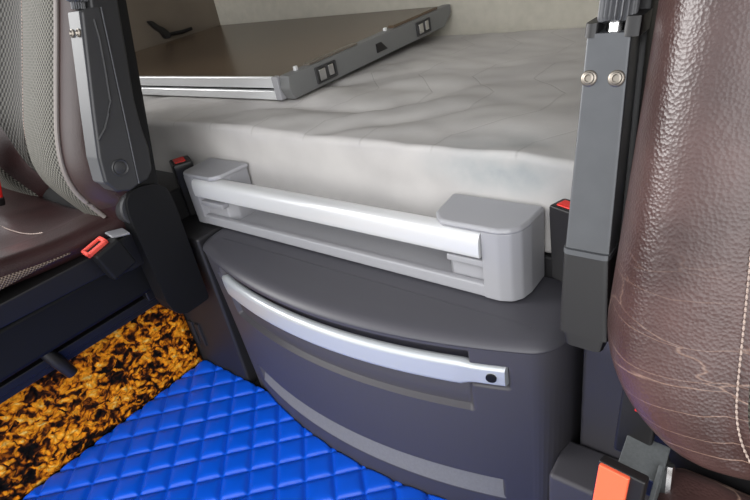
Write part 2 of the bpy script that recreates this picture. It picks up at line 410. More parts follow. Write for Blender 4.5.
mk('mattress', *g, M['mattress'], label='grey fabric mattress with zigzag stitching on the bunk', cat='mattress', origin=(-1.06, .98, .398), sharp=80)

# ------------------------------------------------------------------ board on the mattress
bt = thing('folding_board', 'dark glossy board with grey end rail lying across the mattress', 'board', (-1.30, 1.05, .535))
def tilt(g, piv=(0, .735, .536), a=math.radians(1.8)):
    return xf(g, Matrix.Translation(piv) @ Matrix.Rotation(a, 4, 'X') @ Matrix.Translation(-Vector(piv)))
part('board_core', tilt(box(-1.785, -.835, .742, 1.352, .543, .575, .002)), M['black_soft'], bt)
part('board_top', tilt(box(-1.785, -.826, .736, 1.356, .5755, .583, .0015)), M['board_top'], bt, 'dark brown glossy top surface')
# silver front moulding: two bright bars with a dark groove between
part('front_moulding', tilt(box(-1.785, -.845, .730, .741, .560, .5825, .003)), M['silver'], bt, 'bright upper moulding')
part('front_moulding', tilt(box(-1.785, -.845, .728, .741, .537, .5555, .003)), M['silver'], bt, 'bright lower moulding')
part('corner_bracket', tilt(box(-.8445, -.828, .727, .741, .537, .583, .002)), M['rail'], bt, 'pale corner bracket')
poly = [(.728, .560), (.734, .584), (1.30, .586), (1.358, .586), (1.358, .565), (1.318, .538), (.738, .537)]
er = part('end_rail', tilt(prism(poly, -.827, -.80, 'x', .003)), M['board_edge'], bt, 'grey plastic end rail')
for y in (.838, 1.215):
    f = tilt(join(box(-.8025, -.7965, y-.032, y-.028, .545, .577, .001), box(-.8025, -.7965, y+.028, y+.032, .545, .577, .001),
                  box(-.8025, -.7965, y-.03, y+.03, .5445, .548, .001), box(-.8025, -.7965, y-.03, y+.03, .574, .5775, .001), box(-.803, -.7993, y-.029, y+.029, .546, .576, 0)))
    part('latch_frame', f, M['arm_plastic'], er, 'dark recess frame of the latch')
    part('latch', tilt(join(box(-.8015, -.795, y-.024, y-.004, .549, .572, .002), box(-.8015, -.7955, y+.006, y+.022, .551, .573, .002))), M['chrome'], er, 'shiny metal latch')
part('slot_cover', tilt(prism([(1.015, .571), (1.035, .571), (1.056, .551), (1.015, .551)], -.8015, -.7975, 'x', .001)), M['black'], er, 'black trapezoid slot')
for y in (.772, 1.08):
    part('pin', tilt(join(box(-.820, -.813, y-.004, y+.004, .582, .592, .0015))), M['silver'], er, 'small pale pin')
part('edge_strip', tilt(box(-.822, -.806, .80, .96, .584, .588, .001)), M['steel'], er)
part('edge_strip', tilt(box(-.822, -.806, 1.10, 1.30, .584, .592, .001)), M['board_top'], er)

sc = thing('strap_clip', 'black strap clip sticking up between board and left wall', 'clip', (-1.785, 1.13, .60))
cl = smooth_poly([(1.075, .672), (1.092, .668), (1.105, .652), (1.125, .640), (1.140, .622), (1.142, .604), (1.118, .604), (1.112, .626), (1.096, .640), (1.084, .655)], 2)
part('clip_body', prism(cl, -1.798, -1.780, 'x', .002), M['black'], sc)
part('strap', tube([(-1.784, 1.140, .616), (-1.784, 1.19, .613), (-1.784, 1.232, .616)], [.0055, .0065, .0055], 8), M['black_soft'], sc)

# ------------------------------------------------------------------ console
XC, Y0, KF = -.497, .387, .58
HW = .333
def base_path():
    """outline of the console in plan, back left -> round the bowed front -> back right"""
    L = []
    xl, xr = XC-HW, XC+HW
    L.append((xl, .574)); L.append((xl, .53)); L.append((xl, .505))
    xs = [XC-HW+.035+(2*(HW-.035))*i/40 for i in range(41)]
    arc = [(x, Y0+KF*(x-XC)**2) for x in xs]
    ya = arc[0][1]
    # rounded corners: quadratic from side to arc
    def corner(p0, p1, p2, n=10): return [((1-t)**2*p0[0]+2*t*(1-t)*p1[0]+t*t*p2[0], (1-t)**2*p0[1]+2*t*(1-t)*p1[1]+t*t*p2[1]) for t in [k/n for k in range(1, n)]]
    yc = Y0+KF*HW**2
    L += corner((xl, .505), (xl, yc-.002), arc[0]); L += arc
    L += corner(arc[-1], (xr, yc-.002), (xr, .505)); L += [(xr, .505), (xr, .53), (xr, .574)]
    return L
def resample(P, n):
    d = [0]
    for a, b in zip(P, P[1:]): d.append(d[-1]+math.dist(a, b))
    out = []; j = 0
    for i in range(n):
        s = d[-1]*i/(n-1)
        while j < len(d)-2 and d[j+1] < s: j += 1
        t = (s-d[j])/(d[j+1]-d[j]) if d[j+1] > d[j] else 0
        out.append((P[j][0]+(P[j+1][0]-P[j][0])*t, P[j][1]+(P[j+1][1]-P[j][1])*t))
    return out
BP = resample(base_path(), 380)
NR = []
for i in range(len(BP)):
    a = BP[max(i-1, 0)]; b = BP[min(i+1, len(BP)-1)]; dx, dy = b[0]-a[0], b[1]-a[1]; l = math.hypot(dx, dy)
    NR.append((-dy/l, dx/l))          # inward
def front_y(x, z=.36): return Y0+KF*(x-XC)**2+.06*(.36-z)
ZT = .3535
HZ0, HZ1 = .292, .331                 # handle band
def recess(x, z):
    d = (.008+.016*sstep(.26, .325, z))*boxf(x, XC-.242, XC+.232, .005)*sstep(.2425, .2475, z)*(1-sstep(.344, .349, z))
    d = max(d, .008*boxf(x, XC-.264, XC+.278, .004)*boxf(z, HZ0+.001, HZ1-.004, .004))
    k = boxf(x, XC-.262, XC+.262, .005)*boxf(z, .060, .104, .004)
    d = max(d, .014*k*max(0, min(1, (z-.058)/.046)))
    return d
co = thing('storage_console', 'dark grey bow-fronted storage box under the pale tray', 'storage box', (XC, .5, 0))
V = []; F = []; NZ = 150
for j in range(NZ+1):
    z = ZT*j/NZ
    for i, (x, y) in enumerate(BP):
        fr = sstep(.50, .46, y)
        d = recess(x, z)*fr + (.06*(.36-z))*sstep(.574, .44, y)*max(0, NR[i][1])
        V.append((x+NR[i][0]*d, min(y+NR[i][1]*d, .574), z))
nb = len(BP)
for j in range(NZ):
    for i in range(nb-1): F.append((j*nb+i, j*nb+i+1, (j+1)*nb+i+1, (j+1)*nb+i))
    F.append((j*nb+nb-1, j*nb, (j+1)*nb, (j+1)*nb+nb-1))
F.append(list(range(nb))[::-1]); F.append([NZ*nb+i for i in range(nb)])
body = mk('body', V, F, M['console'], co, sharp=50)
# lid, soft rolled rim
def ring(ins, z): return [(BP[i][0]+NR[i][0]*ins, min(BP[i][1]+NR[i][1]*ins, .574), z) for i in range(nb)]
V = []; F = []
prof = [(.006, .3535), (.001, .354), (-.0012, .3555), (-.0012, .3565), (.0005, .3590), (.004, .3615), (.009, .3645), (.016, .3660), (.026, .3668), (.034, .367)]
for ins, z in prof: V += ring(ins, z)
for j in range(len(prof)-1):
    for i in range(nb-1): F.append((j*nb+i, j*nb+i+1, (j+1)*nb+i+1, (j+1)*nb+i))
    F.append((j*nb+nb-1, j*nb, (j+1)*nb, (j+1)*nb+nb-1))
F.append(list(range(nb))[::-1]); F.append([(len(prof)-1)*nb+i for i in range(nb)])
mk('lid', V, F, M['lid'], co, sharp=40)
# handle strap following the bow
def strap(x0, x1, n, z0, z1, yo, th, rr=.008):
    V = []; F = []
    cs = []
    for a0, (cy, cz) in ((PI, (yo+rr, z0+rr)), (PI*1.5, (yo+th-rr, z0+rr)), (0, (yo+th-rr, z1-rr)), (PI/2, (yo+rr, z1-rr))):
        for k in range(7):
            a = a0+PI/2*k/6; cs.append((cy+rr*math.cos(a), cz+rr*math.sin(a)))
    m = len(cs)
    for i in range(n+1):
        x = x0+(x1-x0)*i/n
        e = sstep(XC+.222, XC+.236, x)+sstep(XC-.232, XC-.25, x)*1.5; zm = (z0+z1)/2
        for cy, cz in cs: V.append((x, front_y(x, zm)+cy+.002*e, zm+(cz-zm)*(1-.22*e)))
    for i in range(n):
        for k in range(m): F.append((i*m+k, i*m+(k+1) % m, (i+1)*m+(k+1) % m, (i+1)*m+k))
    F.append(list(range(m))); F.append([n*m+k for k in range(m)][::-1])
    return V, F
h = part('handle', strap(XC-.250, XC+.2745, 60, HZ0, HZ1, -.0050, .0165), M['handle'], co, 'curved satin silver handle')
for xs in (XC+.259,):
    yy = front_y(xs, .313)-.0035
    part('screw', lathe((xs, yy+.0015, .311), (.3, -1, 0), [(.0066, 0), (.0066, .0024), (.0058, .0028), (.001, .0028)], 20), M['black_deep'], h, 'dark screw in the handle end')
# ribbed kick strip lying in its own slanted groove, caught light painted into its grey
V = []; F = []; n = 80
for i in range(n+1):
    x = XC-.260+.520*i/n
    for z, d in ((.062, .0008), (.082, .0070), (.102, .0132)):
        V.append((x, front_y(x, z)+d-.0012, z))
for i in range(n):
    for k in range(2): F.append((i*3+k, i*3+k+1, (i+1)*3+k+1, (i+1)*3+k))
V2 = [(x, y+.0016, z) for x, y, z in V]; m = len(V)
F2 = [[a+m for a in f][::-1] for f in F]
rim = [i*3 for i in range(n+1)] + [n*3+1, n*3+2] + [i*3+2 for i in range(n-1, -1, -1)] + [1]
F3 = [(rim[k], rim[(k+1) % len(rim)], rim[(k+1) % len(rim)]+m, rim[k]+m) for k in range(len(rim))]
mk('kick_strip', V+V2, F+F2+F3, M['kick'], co, label='grained strip along the foot, painted lighter as if catching light')

# ------------------------------------------------------------------ tray rail on the console
rl = thing('storage_tray', 'light grey open tray with silver bar on top of the console', 'tray', (-.55, .537, .368))
RX0, RX1, RY0, RY1, RZ0, RZ1 = -.886, -.222, .500, .573, .369, .472
part('tray_base', join(box(RX0+.03, RX1-.03, RY0+.004, RY1, RZ0, RZ0+.008, .002), box(RX0+.03, RX1-.03, RY1-.006, RY1, RZ0, .398, .002)), M['rail'], rl)
part('front_lip', box(RX0+.006, RX1-.034, RY0-.001, RY0+.010, RZ0, RZ0+.019, .003), M['rail'], rl)
# end blocks: plan polygon with a cut corner over the bar, rounded outside corner
def rounded_plan(pts, it=3): return smooth_poly(pts, it)
lb = join(prism([(-.892, .508), (-.884, .4985), (-.876, .497), (-.806, .497), (-.798, .503), (-.790, .512), (-.784, .573), (-.894, .573)], .4625, RZ1, 'z', .004),
          prism([(-.892, .508), (-.884, .4975), (-.858, .4975), (-.858, .511), (-.800, .511), (-.790, .530), (-.790, .573), (-.894, .573)], RZ0, .466, 'z', .003))
part('end_block', lb, M['rail'], rl)
part('bar_step', box(-.868, -.796, .5005, .516, .408, .4175, .002), M['rail'], rl)
rb = join(prism([(-.230, .573), (-.230, .532), (-.234, .514), (-.243, .503), (-.258, .4970), (-.333, .497), (-.341, .503), (-.352, .516), (-.358, .573)], .4625, RZ1, 'z', .005, 3),
          prism([(-.230, .573), (-.230, .532), (-.234, .514), (-.243, .503), (-.258, .4975), (-.280, .4975), (-.280, .511), (-.330, .511), (-.345, .530), (-.345, .573)], RZ0, .466, 'z', .003))
part('end_block', rb, M['rail'], rl)
part('bar_step', box(-.332, -.262, .5005, .516, .412, .4215, .002), M['rail'], rl)
# silver bar: rounded extrusion
bp = smooth_poly([(.4935, .430), (.4935, .448), (.496, .4575), (.503, .4620), (.514, .4625), (.522, .459), (.522, .432), (.514, .4285), (.497, .4275)], 2)
part('grab_bar', prism(bp, -.860, -.281, 'x', 0), M['silver'], rl, 'straight bright silver bar', sharp=60)

# ------------------------------------------------------------------ bunk belt buckles
def bunk_buckle(x, y, z0, z1, rz, label, k=1.):
    t = thing('bunk_belt_buckle', label, 'buckle', (x, y, z0), 'belt buckles at the bunk front')
    R = Matrix.Translation((x, y, 0)) @ Matrix.Rotation(rz, 4, 'Z') @ Matrix.Diagonal((k, k, 1, 1))
    prof = [(-.0105, z0), (.0105, z0), (.0145, z1-.012), (.0145, z1), (-.0145, z1), (-.0145, z1-.012)]
    b = prism(prof, -.011, .011, 'y', .003)
    part('buckle_body', xf(b, R), M['black'], t)
    part('release_button', xf(join(box(-.0085, .0085, -.0070, .0050, z1-.002, z1+.0018, .0012)), R), M['red'], t, 'red release button')
    part('slot', xf(box(-.009, .009, -.0095, -.0078, z1-.001, z1+.001, .0004), R), M['black_soft'], t)
    return t
bunk_buckle(-.940, .535, .366, .476, math.radians(-25), 'black belt buckle with red button left of the pale tray', 1.75)
bunk_buckle(-.188, .535, .401, .497, math.radians(-20), 'black belt buckle with red button between pale tray and right armrest', 1.2)

# ------------------------------------------------------------------ floor mat
QO = Vector((-.932, .3665)); PIT = .0489; s2 = math.sqrt(.5)
def quilt(x, y):
    d = Vector((x, y))-QO; a = (d.x*s2+d.y*s2)/PIT; b = (d.x*s2-d.y*s2)/PIT
    da = abs(a-round(a)); db = abs(b-round(b)); m = min(da, db)*PIT
    return .0072*(1-math.exp(-m/.0034))+.0014*math.sin(PI*da)*math.sin(PI*db)
V = []; F = []; nx, ny = 380, 260; x0, x1 = -.987, .02; yb = -.22
for i in range(nx+1):
    x = x0+(x1-x0)*i/nx
    if abs(x-XC) < HW-.02: yt = front_y(x, 0)-.0015
    elif x < XC: yt = .4505
    else: yt = .425
    if XC-HW-.001 < x < XC-HW+.02: yt = .4505+(front_y(XC-HW+.02, 0)-.004-.4505)*(x-XC+HW)/.02
    if x < XC: yt = min(yt, .4505)
    for j in range(ny+1):
        y = yb+(yt-yb)*j/ny; e = min(1, (x-x0)/.006+.75, (yt-y)/.008+.75)
        V.append((x, y, .0125+quilt(x, y)*max(0, min(1, e))))
for i in range(nx):
    for j in range(ny): F.append((i*(ny+1)+j, (i+1)*(ny+1)+j, (i+1)*(ny+1)+j+1, i*(ny+1)+j+1))
N0 = len(V)
rim = [i*(ny+1) for i in range(nx+1)]+[nx*(ny+1)+j for j in range(1, ny+1)]+[i*(ny+1)+ny for i in range(nx-1, -1, -1)]+[j for j in range(ny-1, 0, -1)]
for q in rim: V.append((V[q][0], V[q][1], .0005))
for k in range(len(rim)):
    k2 = (k+1) % len(rim); F.append((rim[k], N0+k, N0+k2, rim[k2]))
F.append([N0+k for k in range(len(rim))])
mk('floor_mat', V, F, M['blue'], label='blue diamond-quilted floor mat in front of the storage box', cat='mat', origin=(-.45, .1, 0), sharp=70)

# ------------------------------------------------------------------ plush carpet on the left plinth
V = []; F = []; ny, nz = 260, 110
for i in range(ny+1):
    y = -.35+(.798)*i/ny
    for j in range(nz+1):
        z = .012+.202*j/nz
        e = min(1, j/4, (nz-j)/4, (ny-i)/5); q = Vector((y*130, z*130, 0))
        dpt = .006+.003*noise.noise(q)+.002*noise.noise(q*2.3)
        V.append((-.996+max(.001, dpt*e), y+.002*noise.noise(q+Vector((5, 5, 5))), z+.003*noise.noise(q+Vector((9, 2, 5)))*(1 if j == nz else .5)))
for i in range(ny):
    for j in range(nz): F.append((i*(nz+1)+j, i*(nz+1)+j+1, (i+1)*(nz+1)+j+1, (i+1)*(nz+1)+j))
mk('plush_cover', V, F, M['carpet'], label='yellow and black leaf-patterned plush cover on the plinth beside the blue mat', cat='carpet', origin=(-.96, .05, .02), sharp=180)

# ------------------------------------------------------------------ seats
def back_surface(cfg):
    """returns S(u, z): point on the front of a backrest, u metres inwards from the aisle edge"""
    prof = cfg['prof']; sgn = cfg['sgn']
    def S(u, z):
        W = cfg['width']; uu = u if u <= W/2 else W-u
        w = catmull(prof, uu)
        ins = cfg['inset'](z); k = 1-2*uu/W
        uu2 = u+(ins*k if u <= W/2 else -ins*k)
        return Vector((cfg['xa']+sgn*uu2, cfg['yf'](z)+w+cfg['under'](z), z))
    return S
def backrest(cfg, rows, m, parent, name='backrest'):
    S = back_surface(cfg); W = cfg['width']; V = []; F = []
    us = [W*(.5-.5*math.cos(PI*i/90)) for i in range(91)]
    D = cfg['depth']
    for z in rows:
        ring = [S(u, z) for u in us]
        yb = cfg['yf'](z)+D*cfg.get('taper', lambda z: 1)(z)
        a, b = ring[0], ring[-1]
        back = [Vector((b.x, b.y+(yb-b.y)*t, z)) for t in (.25, .5, .75)]
        back += [Vector((b.x+(a.x-b.x)*t, yb-.0+.02*math.sin(PI*t), z)) for t in (.03, .25, .5, .75, .97)]
        back += [Vector((a.x, yb+(a.y-yb)*t, z)) for t in (.25, .5, .75)]
        V += ring+back
    n = len(us)+11
    for j in range(len(rows)-1):
        for i in range(n): F.append((j*n+i, j*n+(i+1) % n, (j+1)*n+(i+1) % n, (j+1)*n+i))
    F.append(list(range(n))); F.append([(len(rows)-1)*n+i for i in range(n)][::-1])
    return mk(name, V, F, m, parent, sharp=60), S
def patch(name, S, z0, z1, ua, ub, m, parent, lift=.0025, nu=16, nz=60, label=None, bow=0.):
    """a fabric panel lying on the backrest; ua(z), ub(z) are its two edges"""
    V = []; UV = []; F = []
    for j in range(nz+1):
        z = z0+(z1-z0)*j/nz
        a, b = ua(z), ub(z)
        for i in range(nu+1):
            t = i/nu; u = a+(b-a)*t
            p = S(u, z); e = .002
            n = (S(u+e, z)-S(u-e, z)).cross(S(u, z+e)-S(u, z-e))
            n.normalize()
            if n.y > 0: n = -n
            edge = min(1, min(t, 1-t)*nu/1.5, min(j, nz-j)/1.0)
            V.append(p+n*lift*(edge*(1+bow*math.sin(PI*t))-.4*(1-edge))); UV.append((u, z))
    for j in range(nz):
        for i in range(nu): F.append((j*(nu+1)+i, j*(nu+1)+i+1, (j+1)*(nu+1)+i+1, (j+1)*(nu+1)+i))
    return mk(name, V, F, m, parent, label=label, uvs=UV, sharp=180)
def seam(S, pts, parent, m, step=.0055, ln=.0042, r=.0009, lift=.003, name='stitching', label=None):
    """a row of separate little stitches along (u, z) points"""
    P = [S(u, z)+Vector((0, -lift, 0)) for u, z in pts]; d = [0]
    for a, b in zip(P, P[1:]): d.append(d[-1]+(b-a).length)
    gs = []; s = 0
    def at(s):
        for i in range(len(d)-1):
            if s <= d[i+1]: return P[i].lerp(P[i+1], (s-d[i])/max(d[i+1]-d[i], 1e-6))
        return P[-1]
    while s+ln < d[-1]:
        gs.append(tube([at(s), at(s+ln*.5)+Vector((0, -r*.5, 0)), at(s+ln)], [r*.6, r, r*.6], 5)); s += step
    g = join(*gs); return mk(name, *g, m, parent, label=label)
zrow = lambda z0, z1, n: [z0+(z1-z0)*i/n for i in range(n+1)]

# ---- left seat
ls = thing('truck_seat', 'maroon and grey mesh truck seat at the left above the plush cover', 'seat', (-1.12, .15, .235), 'truck seats')
lyf = [(.40, .36), (.435, .352), (.47, .334), (.515, .314), (.555, .311), (.60, .322), (.652, .344), (.779, .402), (.90, .452), (1.06, .52)]
lyf_at = lambda z: catmull(lyf, z)
lcfg = dict(xa=-.846, sgn=-1, width=.56, depth=.080,
            prof=[(0, .060), (.006, .036), (.016, .014), (.030, .001), (.040, -.001), (.075, -.004), (.12, 0.), (.175, .010), (.20, .020), (.24, .034), (.28, .038)],
            yf=lambda z: catmull(lyf, z), inset=lambda z: .0, under=lambda z: 0.)
lb_, LS = backrest(lcfg, zrow(.415, 1.06, 64), M['maroon'], ls)
patch('bolster_facing', LS, .475, 1.05, lambda z: .004, lambda z: .031, M['sheen'], lb_, .0022, 10, 60, 'leather edge with its light sheen painted in')
patch('mesh_panel', LS, .43, 1.05, lambda z: .034, lambda z: .185-.03*sstep(.56, .45, z), M['mesh'], lb_, .003, 20, 80, 'light grey net fabric panel')
patch('mesh_panel', LS, .43, 1.05, lambda z: .56-.185, lambda z: .56-.034, M['mesh'], lb_, .003, 20, 80, 'light grey net fabric panel')
patch('centre_panel', LS, .50, 1.05, lambda z: .200+.08*math.sqrt(max(0, 1-min(1, (z-.50)/.11)))**1.6, lambda z: .36-.08*math.sqrt(max(0, 1-min(1, (z-.50)/.11)))**1.6, M['mesh_dark'], lb_, .004, 16, 60, 'dark net fabric centre')
pp = [LS(.032, z)+Vector((0, -.002, 0)) for z in zrow(.462, 1.05, 70)]
part('piping', tube(pp, .0038, 10), mat('pale_worn_piping', srgb(128,120,115), .28), lb_, 'pale worn piping along the bolster')
seam(LS, [(.193+.08*math.sqrt(max(0, 1-min(1, (z-.492)/.11)))**1.6, z) for z in zrow(.493, .9, 50)], lb_, M['thread'])
# black rear shell closing the backrest
V = []; F = []
for z in zrow(.405, 1.06, 24):
    y1 = .432+(z-.48)*.21; y0 = y1-.055; r_ = .014
    V += [(-.8435, y0, z), (-.8435, y1-r_, z), (-.8435-r_*.3, y1-r_*.3, z), (-.8435-r_, y1, z), (-1.4085+r_, y1, z), (-1.4085+r_*.3, y1-r_*.3, z), (-1.4085, y1-r_, z), (-1.4085, y0, z)]
for j in range(24):
    for k in range(8): F.append((j*8+k, j*8+(k+1) % 8, (j+1)*8+(k+1) % 8, (j+1)*8+k))
F.append(list(range(8))); F.append([24*8+k for k in range(8)][::-1])
mk('back_shell', V, F, M['black_deep'], lb_, label='black rear shell')
seam(LS, [(.006, z) for z in zrow(.47, 1.0, 40)], lb_, M['maroon'], .009, .008, .0016, 0.)

def cushfn(p):
    x, y, z = p
    k = max(0, 1-((x+1.125)/.2)**2) if abs(x+1.125) < .2 else 0
    top = sstep(.43, .455, z)
    lift = -.030*k*top+.004*noise.noise(Vector((x*9, y*9, 1)))*top
    rise = .018*sstep(.30, .05, y)
    return (x, y, z+lift+rise)
cu = part('seat_cushion', pillow(-1.392, -.866, -.16, .375, .418, .462, .020, (40, 40, 10), cushfn), M['maroon'], ls, 'maroon leather cushion', sharp=80)
# net band along the cushion's side
V = []; UV = []; F = []
for i in range(41):
    y = -.14+.40*i/40; rise = .018*sstep(.30, .05, y); zt = .444-.006*sstep(.1, .26, y); zb = .405+.030*sstep(.0, .26, y)
    for k in range(6):
        t = k/5; z = zt+(zb-zt)*t
        V.append((-.8635-.002*(1-math.sin(PI*t)), y, z+rise)); UV.append((y, z))
for i in range(40):
    for k in range(5): F.append((i*6+k, i*6+k+1, (i+1)*6+k+1, (i+1)*6+k))
mk('side_panel', V, F, M['mesh_brown'], cu, label='brown net fabric along the cushion side', uvs=UV, sharp=180)
st = []
for i in range(24):
    a = Vector((-1.16+.0095*i, .262+.0015*i, .440)); st.append(a)
V0 = [tube([(a.x, a.y, a.z-.0005+.0), (a.x+.003, a.y+.0005, a.z+.001), (a.x+.006, a.y+.001, a.z)], [.0006, .001, .0006], 5) for a in st]
def cz(x, y):
    k = max(0, 1-((x+1.125)/.2)**2) if abs(x+1.125) < .2 else 0
    return .462-.030*k+.018*sstep(.30, .05, y)
gs = []
for i in range(46):
    x = -1.30+.0085*i; y = .258
    if x < -.935: gs.append(tube([(x, y, cz(x, y)+.001), (x+.003, y, cz(x+.003, y)+.002), (x+.0065, y, cz(x+.0065, y)+.001)], [.0006, .0011, .0006], 5))
mk('stitching', *join(*gs), M['thread'], cu, label='pale stitching across the cushion')
# plastic shell, base, rails, lever
shell = prism([(-.18, .420), (.285, .420), (.34, .424), (.40, .426), (.43, .426), (.43, .36), (.335, .362), (.30, .368), (.292, .380), (.10, .386), (-.18, .392)], -1.395, -.858, 'x', .004)
part('seat_shell', shell, M['black'], ls, 'black plastic shell under the cushion')
part('seat_base', box(-1.36, -.900, -.14, .425, .285, .368, .010), M['black_deep'], ls)
part('back_shroud', prism(smooth_poly([(.356, .36), (.356, .44), (.358, .478), (.372, .496), (.395, .497), (.425, .488), (.440, .470), (.438, .36), (.437, .26), (.437, .246), (.430, .243), (.358, .243)], 2), -.874, -.836, 'x', .004), M['black_deep'], ls, 'black rounded cover plate beside the seat hinge')
part('recliner_cap', lathe((-.888, .379, .464), (1, 0, 0), [(.029, 0), (.0315, .002), (.0315, .042), (.029, .045), (.010, .045)], 40, .05, 40), M['arm_plastic'], ls, 'ribbed round hinge rim')
for x, z in ((-.935, .262), (-.945, .246)):
    part('slide_rail', box(x-.03, x+.010, -.30, .415, z-.010, z+.006, .002), M['black'], ls)
part('rail_clip', join(box(-.935, -.915, .36, .41, .262, .282, .003), lathe((-.925, .395, .272), (1, 0, 0), [(.009, 0), (.009, .012), (.004, .013)], 16)), M['black'], ls, 'black clip at the rail end')
part('lever', tube([(-.945, .150, .335), (-.930, .165, .300), (-.915, .180, .262), (-.912, .190, .225)], [.008, .011, .012, .010], 12), M['black'], ls, 'black adjusting lever')
# aisle buckle
def obox(c, dx, dy, dz, rot, r=.003): return xf(box(-dx/2, dx/2, -dy/2, dy/2, -dz/2, dz/2, r), Matrix.Translation(c) @ rot)
rotb = Matrix.Rotation(math.radians(-32), 4, 'X')
bb = part('belt_buckle', obox((-.838, .306, .408), .026, .046, .054, Matrix.Rotation(math.radians(14), 4, 'X'), .005), M['black_deep'], ls, 'black seat belt buckle')
RB = Matrix.Translation((-.846, .291, .4345)) @ Matrix.Rotation(math.radians(14), 4, 'X') @ Matrix.Rotation(math.radians(12), 4, 'Y')
part('release_button', xf(join(box(-.010, -.0055, -.019, .019, -.002, .006, .0015), box(.004, .010, -.019, .019, -.002, .006, .0015), box(-.010, .010, .013, .019, -.002, .006, .0015), box(-.010, .010, -.019, -.014, -.002, .006, .0015), box(-.007, .006, -.016, .015, -.003, .001, .0005)), RB), M['salmon'], bb, 'faded red release button')
part('slot', xf(box(-.0052, .0038, -.0135, .0125, .0005, .0022, .0004), RB), M['black'], bb)
part('belt_tongue', obox((-.852, .334, .437), .024, .030, .004, Matrix.Rotation(math.radians(-14), 4, 'X') @ Matrix.Rotation(math.radians(10), 4, 'Y'), .0015), M['rail'], bb, 'pale grey tab')

def armrest(parent, xc, wid, front, side, seam_line, seam_z, knob_z, label, low_w=None):
    """armrest folded upright. front: (z, y) table of its front face; side: outline (y, z) of the inner beam"""
    pass

# ---- left armrest (folded up)
def lean_pt(tab, z): return catmull(tab, z)
ax0, ax1 = -.807, -.770
beam = [(.377, .762), (.392, .764), (.404, .764), (.388, .671), (.377, .609), (.3615, .523), (.345, .519), (.325, .526), (.316, .545), (.3215, .580), (.339, .640), (.3546, .690)]
al = part('armrest', prism(beam, ax0, ax1, 'x', .0035, 3), M['arm_plastic'], ls, 'dark grey folded-up armrest')
pad = [(.3920, .764), (.4290, .90), (.456, .905), (.470, .89), (.4315, .764), (.4175, .70), (.4035, .640), (.3985, .60), (.3975, .566), (.390, .535), (.377, .523), (.3500, .523), (.3650, .609), (.3760, .671)]
part('armrest_pad', prism(pad, ax0+.001, ax1-.0012, 'x', .0035, 3), M['arm_pad'], al, 'black padded rear half')
# bright metal front strip
mt_ = [(.3745, .7625), (.3527, .690), (.3372, .640), (.3195, .580), (.3140, .545), (.3170, .540), (.320, .545), (.325, .580), (.343, .640), (.358, .690), (.380, .7625)]
part('front_plate', prism(mt_, ax0+.002, ax1-.003, 'x', .001), M['arm_front'], al, 'grey metal front strip')
# raised line on the side
rid = [(ax1+.0006, y, z) for y, z in ((.3885, .750), (.386, .727), (.378, .690), (.3675, .648), (.358, .632), (.345, .615), (.330, .603))]
part('side_ridge', tube(rid, .0016, 8), M['arm_plastic'], al)
part('side_seam', tube([(ax1-.0008, y, z) for y, z in ((.4045, .762), (.388, .671), (.377, .609), (.3615, .524))], .0010, 6), M['knob'], al, 'paler seam line')
part('pivot_cap', lathe((ax1-.001, .3435, .557), (1, 0, 0), [(.0125, 0), (.0125, .0022), (.0115, .0034), (.0105, .0026), (.009, .0022), (.007, .0034), (.001, .0038)], 28), M['arm_plastic'], al, 'round pivot cap')
for x in (-.797, -.779):
    part('screw', lathe((x, .3680, .737), (0, -1, .3), [(.0055, 0), (.0055, .003), (.004, .004), (.002, .002), (.001, .002)], 16), M['steel'], al)
part('knob', lathe((-.789, .384, .766), (0, .26, 1), [(.009, -.002), (.009, .006), (.0135, .008), (.0145, .012), (.0145, .05), (.012, .056), (.004, .057)], 144, .22, 18), M['knob'], al, 'ribbed adjusting knob', sharp=18)

# ---- red belt at the far side of the left seat
rbth = thing('red_seat_belt', 'red belt strap with black latch at the left edge of the maroon seat', 'seat belt', (-1.27, .316, .43))
RR = Matrix.Translation((-1.200, .298, .508)) @ Matrix.Rotation(math.radians(-6), 4, 'X') @ Matrix.Rotation(math.radians(31), 4, 'Y')
part('strap', xf(box(-.026, .026, -.003, .003, -.030, .13, .0015), RR), M['red_web'], rbth)
part('latch', xf(join(box(-.028, .028, -.007, .005, -.050, -.029, .003)), RR), M['black'], rbth, 'black latch')
part('latch_plate', xf(box(-.020, .020, -.009, -.0065, -.046, -.036, .001), RR), M['chrome'], rbth, 'chrome plate on the latch')

# ---- right seat
rs = thing('truck_seat', 'worn brown leather truck seat filling the right edge', 'seat', (.19, .12, 0.20), 'truck seats')
ryf = [(.30, .375), (.34, .352), (.38, .342), (.43, .344), (.50, .366), (.60, .400), (.70, .434), (.85, .485), (1.06, .56)]
def rinset(z):
    t = max(0, min(1, (z-.360)/.11)); return .15*(1-math.sqrt(max(0, 1-(1-t)**2)))
rcfg = dict(xa=-.109, sgn=1, width=.56, depth=.13,
            prof=[(0, .075), (.003, .052), (.011, .030), (.024, .012), (.040, .003), (.060, 0), (.086, .003), (.102, .0085), (.114, .008), (.135, .016), (.18, .032), (.24, .044), (.28, .046)],
            yf=lambda z: catmull(ryf, z), inset=rinset, under=lambda z: .03*(1-sstep(.36, .392, z)))
rb_, RS = backrest(rcfg, [.361+.69*(i/90)**1.5 for i in range(91)], M['leather'], rs)
useam = lambda z: .0945+.0105*max(-.5, min(1.2, (.58-z)/.1))
rb_['label'] = 'worn brown leather backrest'
patch('mesh_panel', RS, .366, 1.0, lambda z: useam(z)+.005, lambda z: .19, M['mesh_green'], rb_, .003, 16, 90, 'grey-green net fabric panel')
patch('centre_panel', RS, .42, 1.0, lambda z: .20, lambda z: .36, M['mesh_dark'], rb_, .003, 16, 60, 'dark net fabric centre')
seam(RS, [(useam(z), z) for z in zrow(.366, .95, 70)], rb_, M['thread'], .0046, .0038, .0010, .0012, label='pale twisted seam stitching')
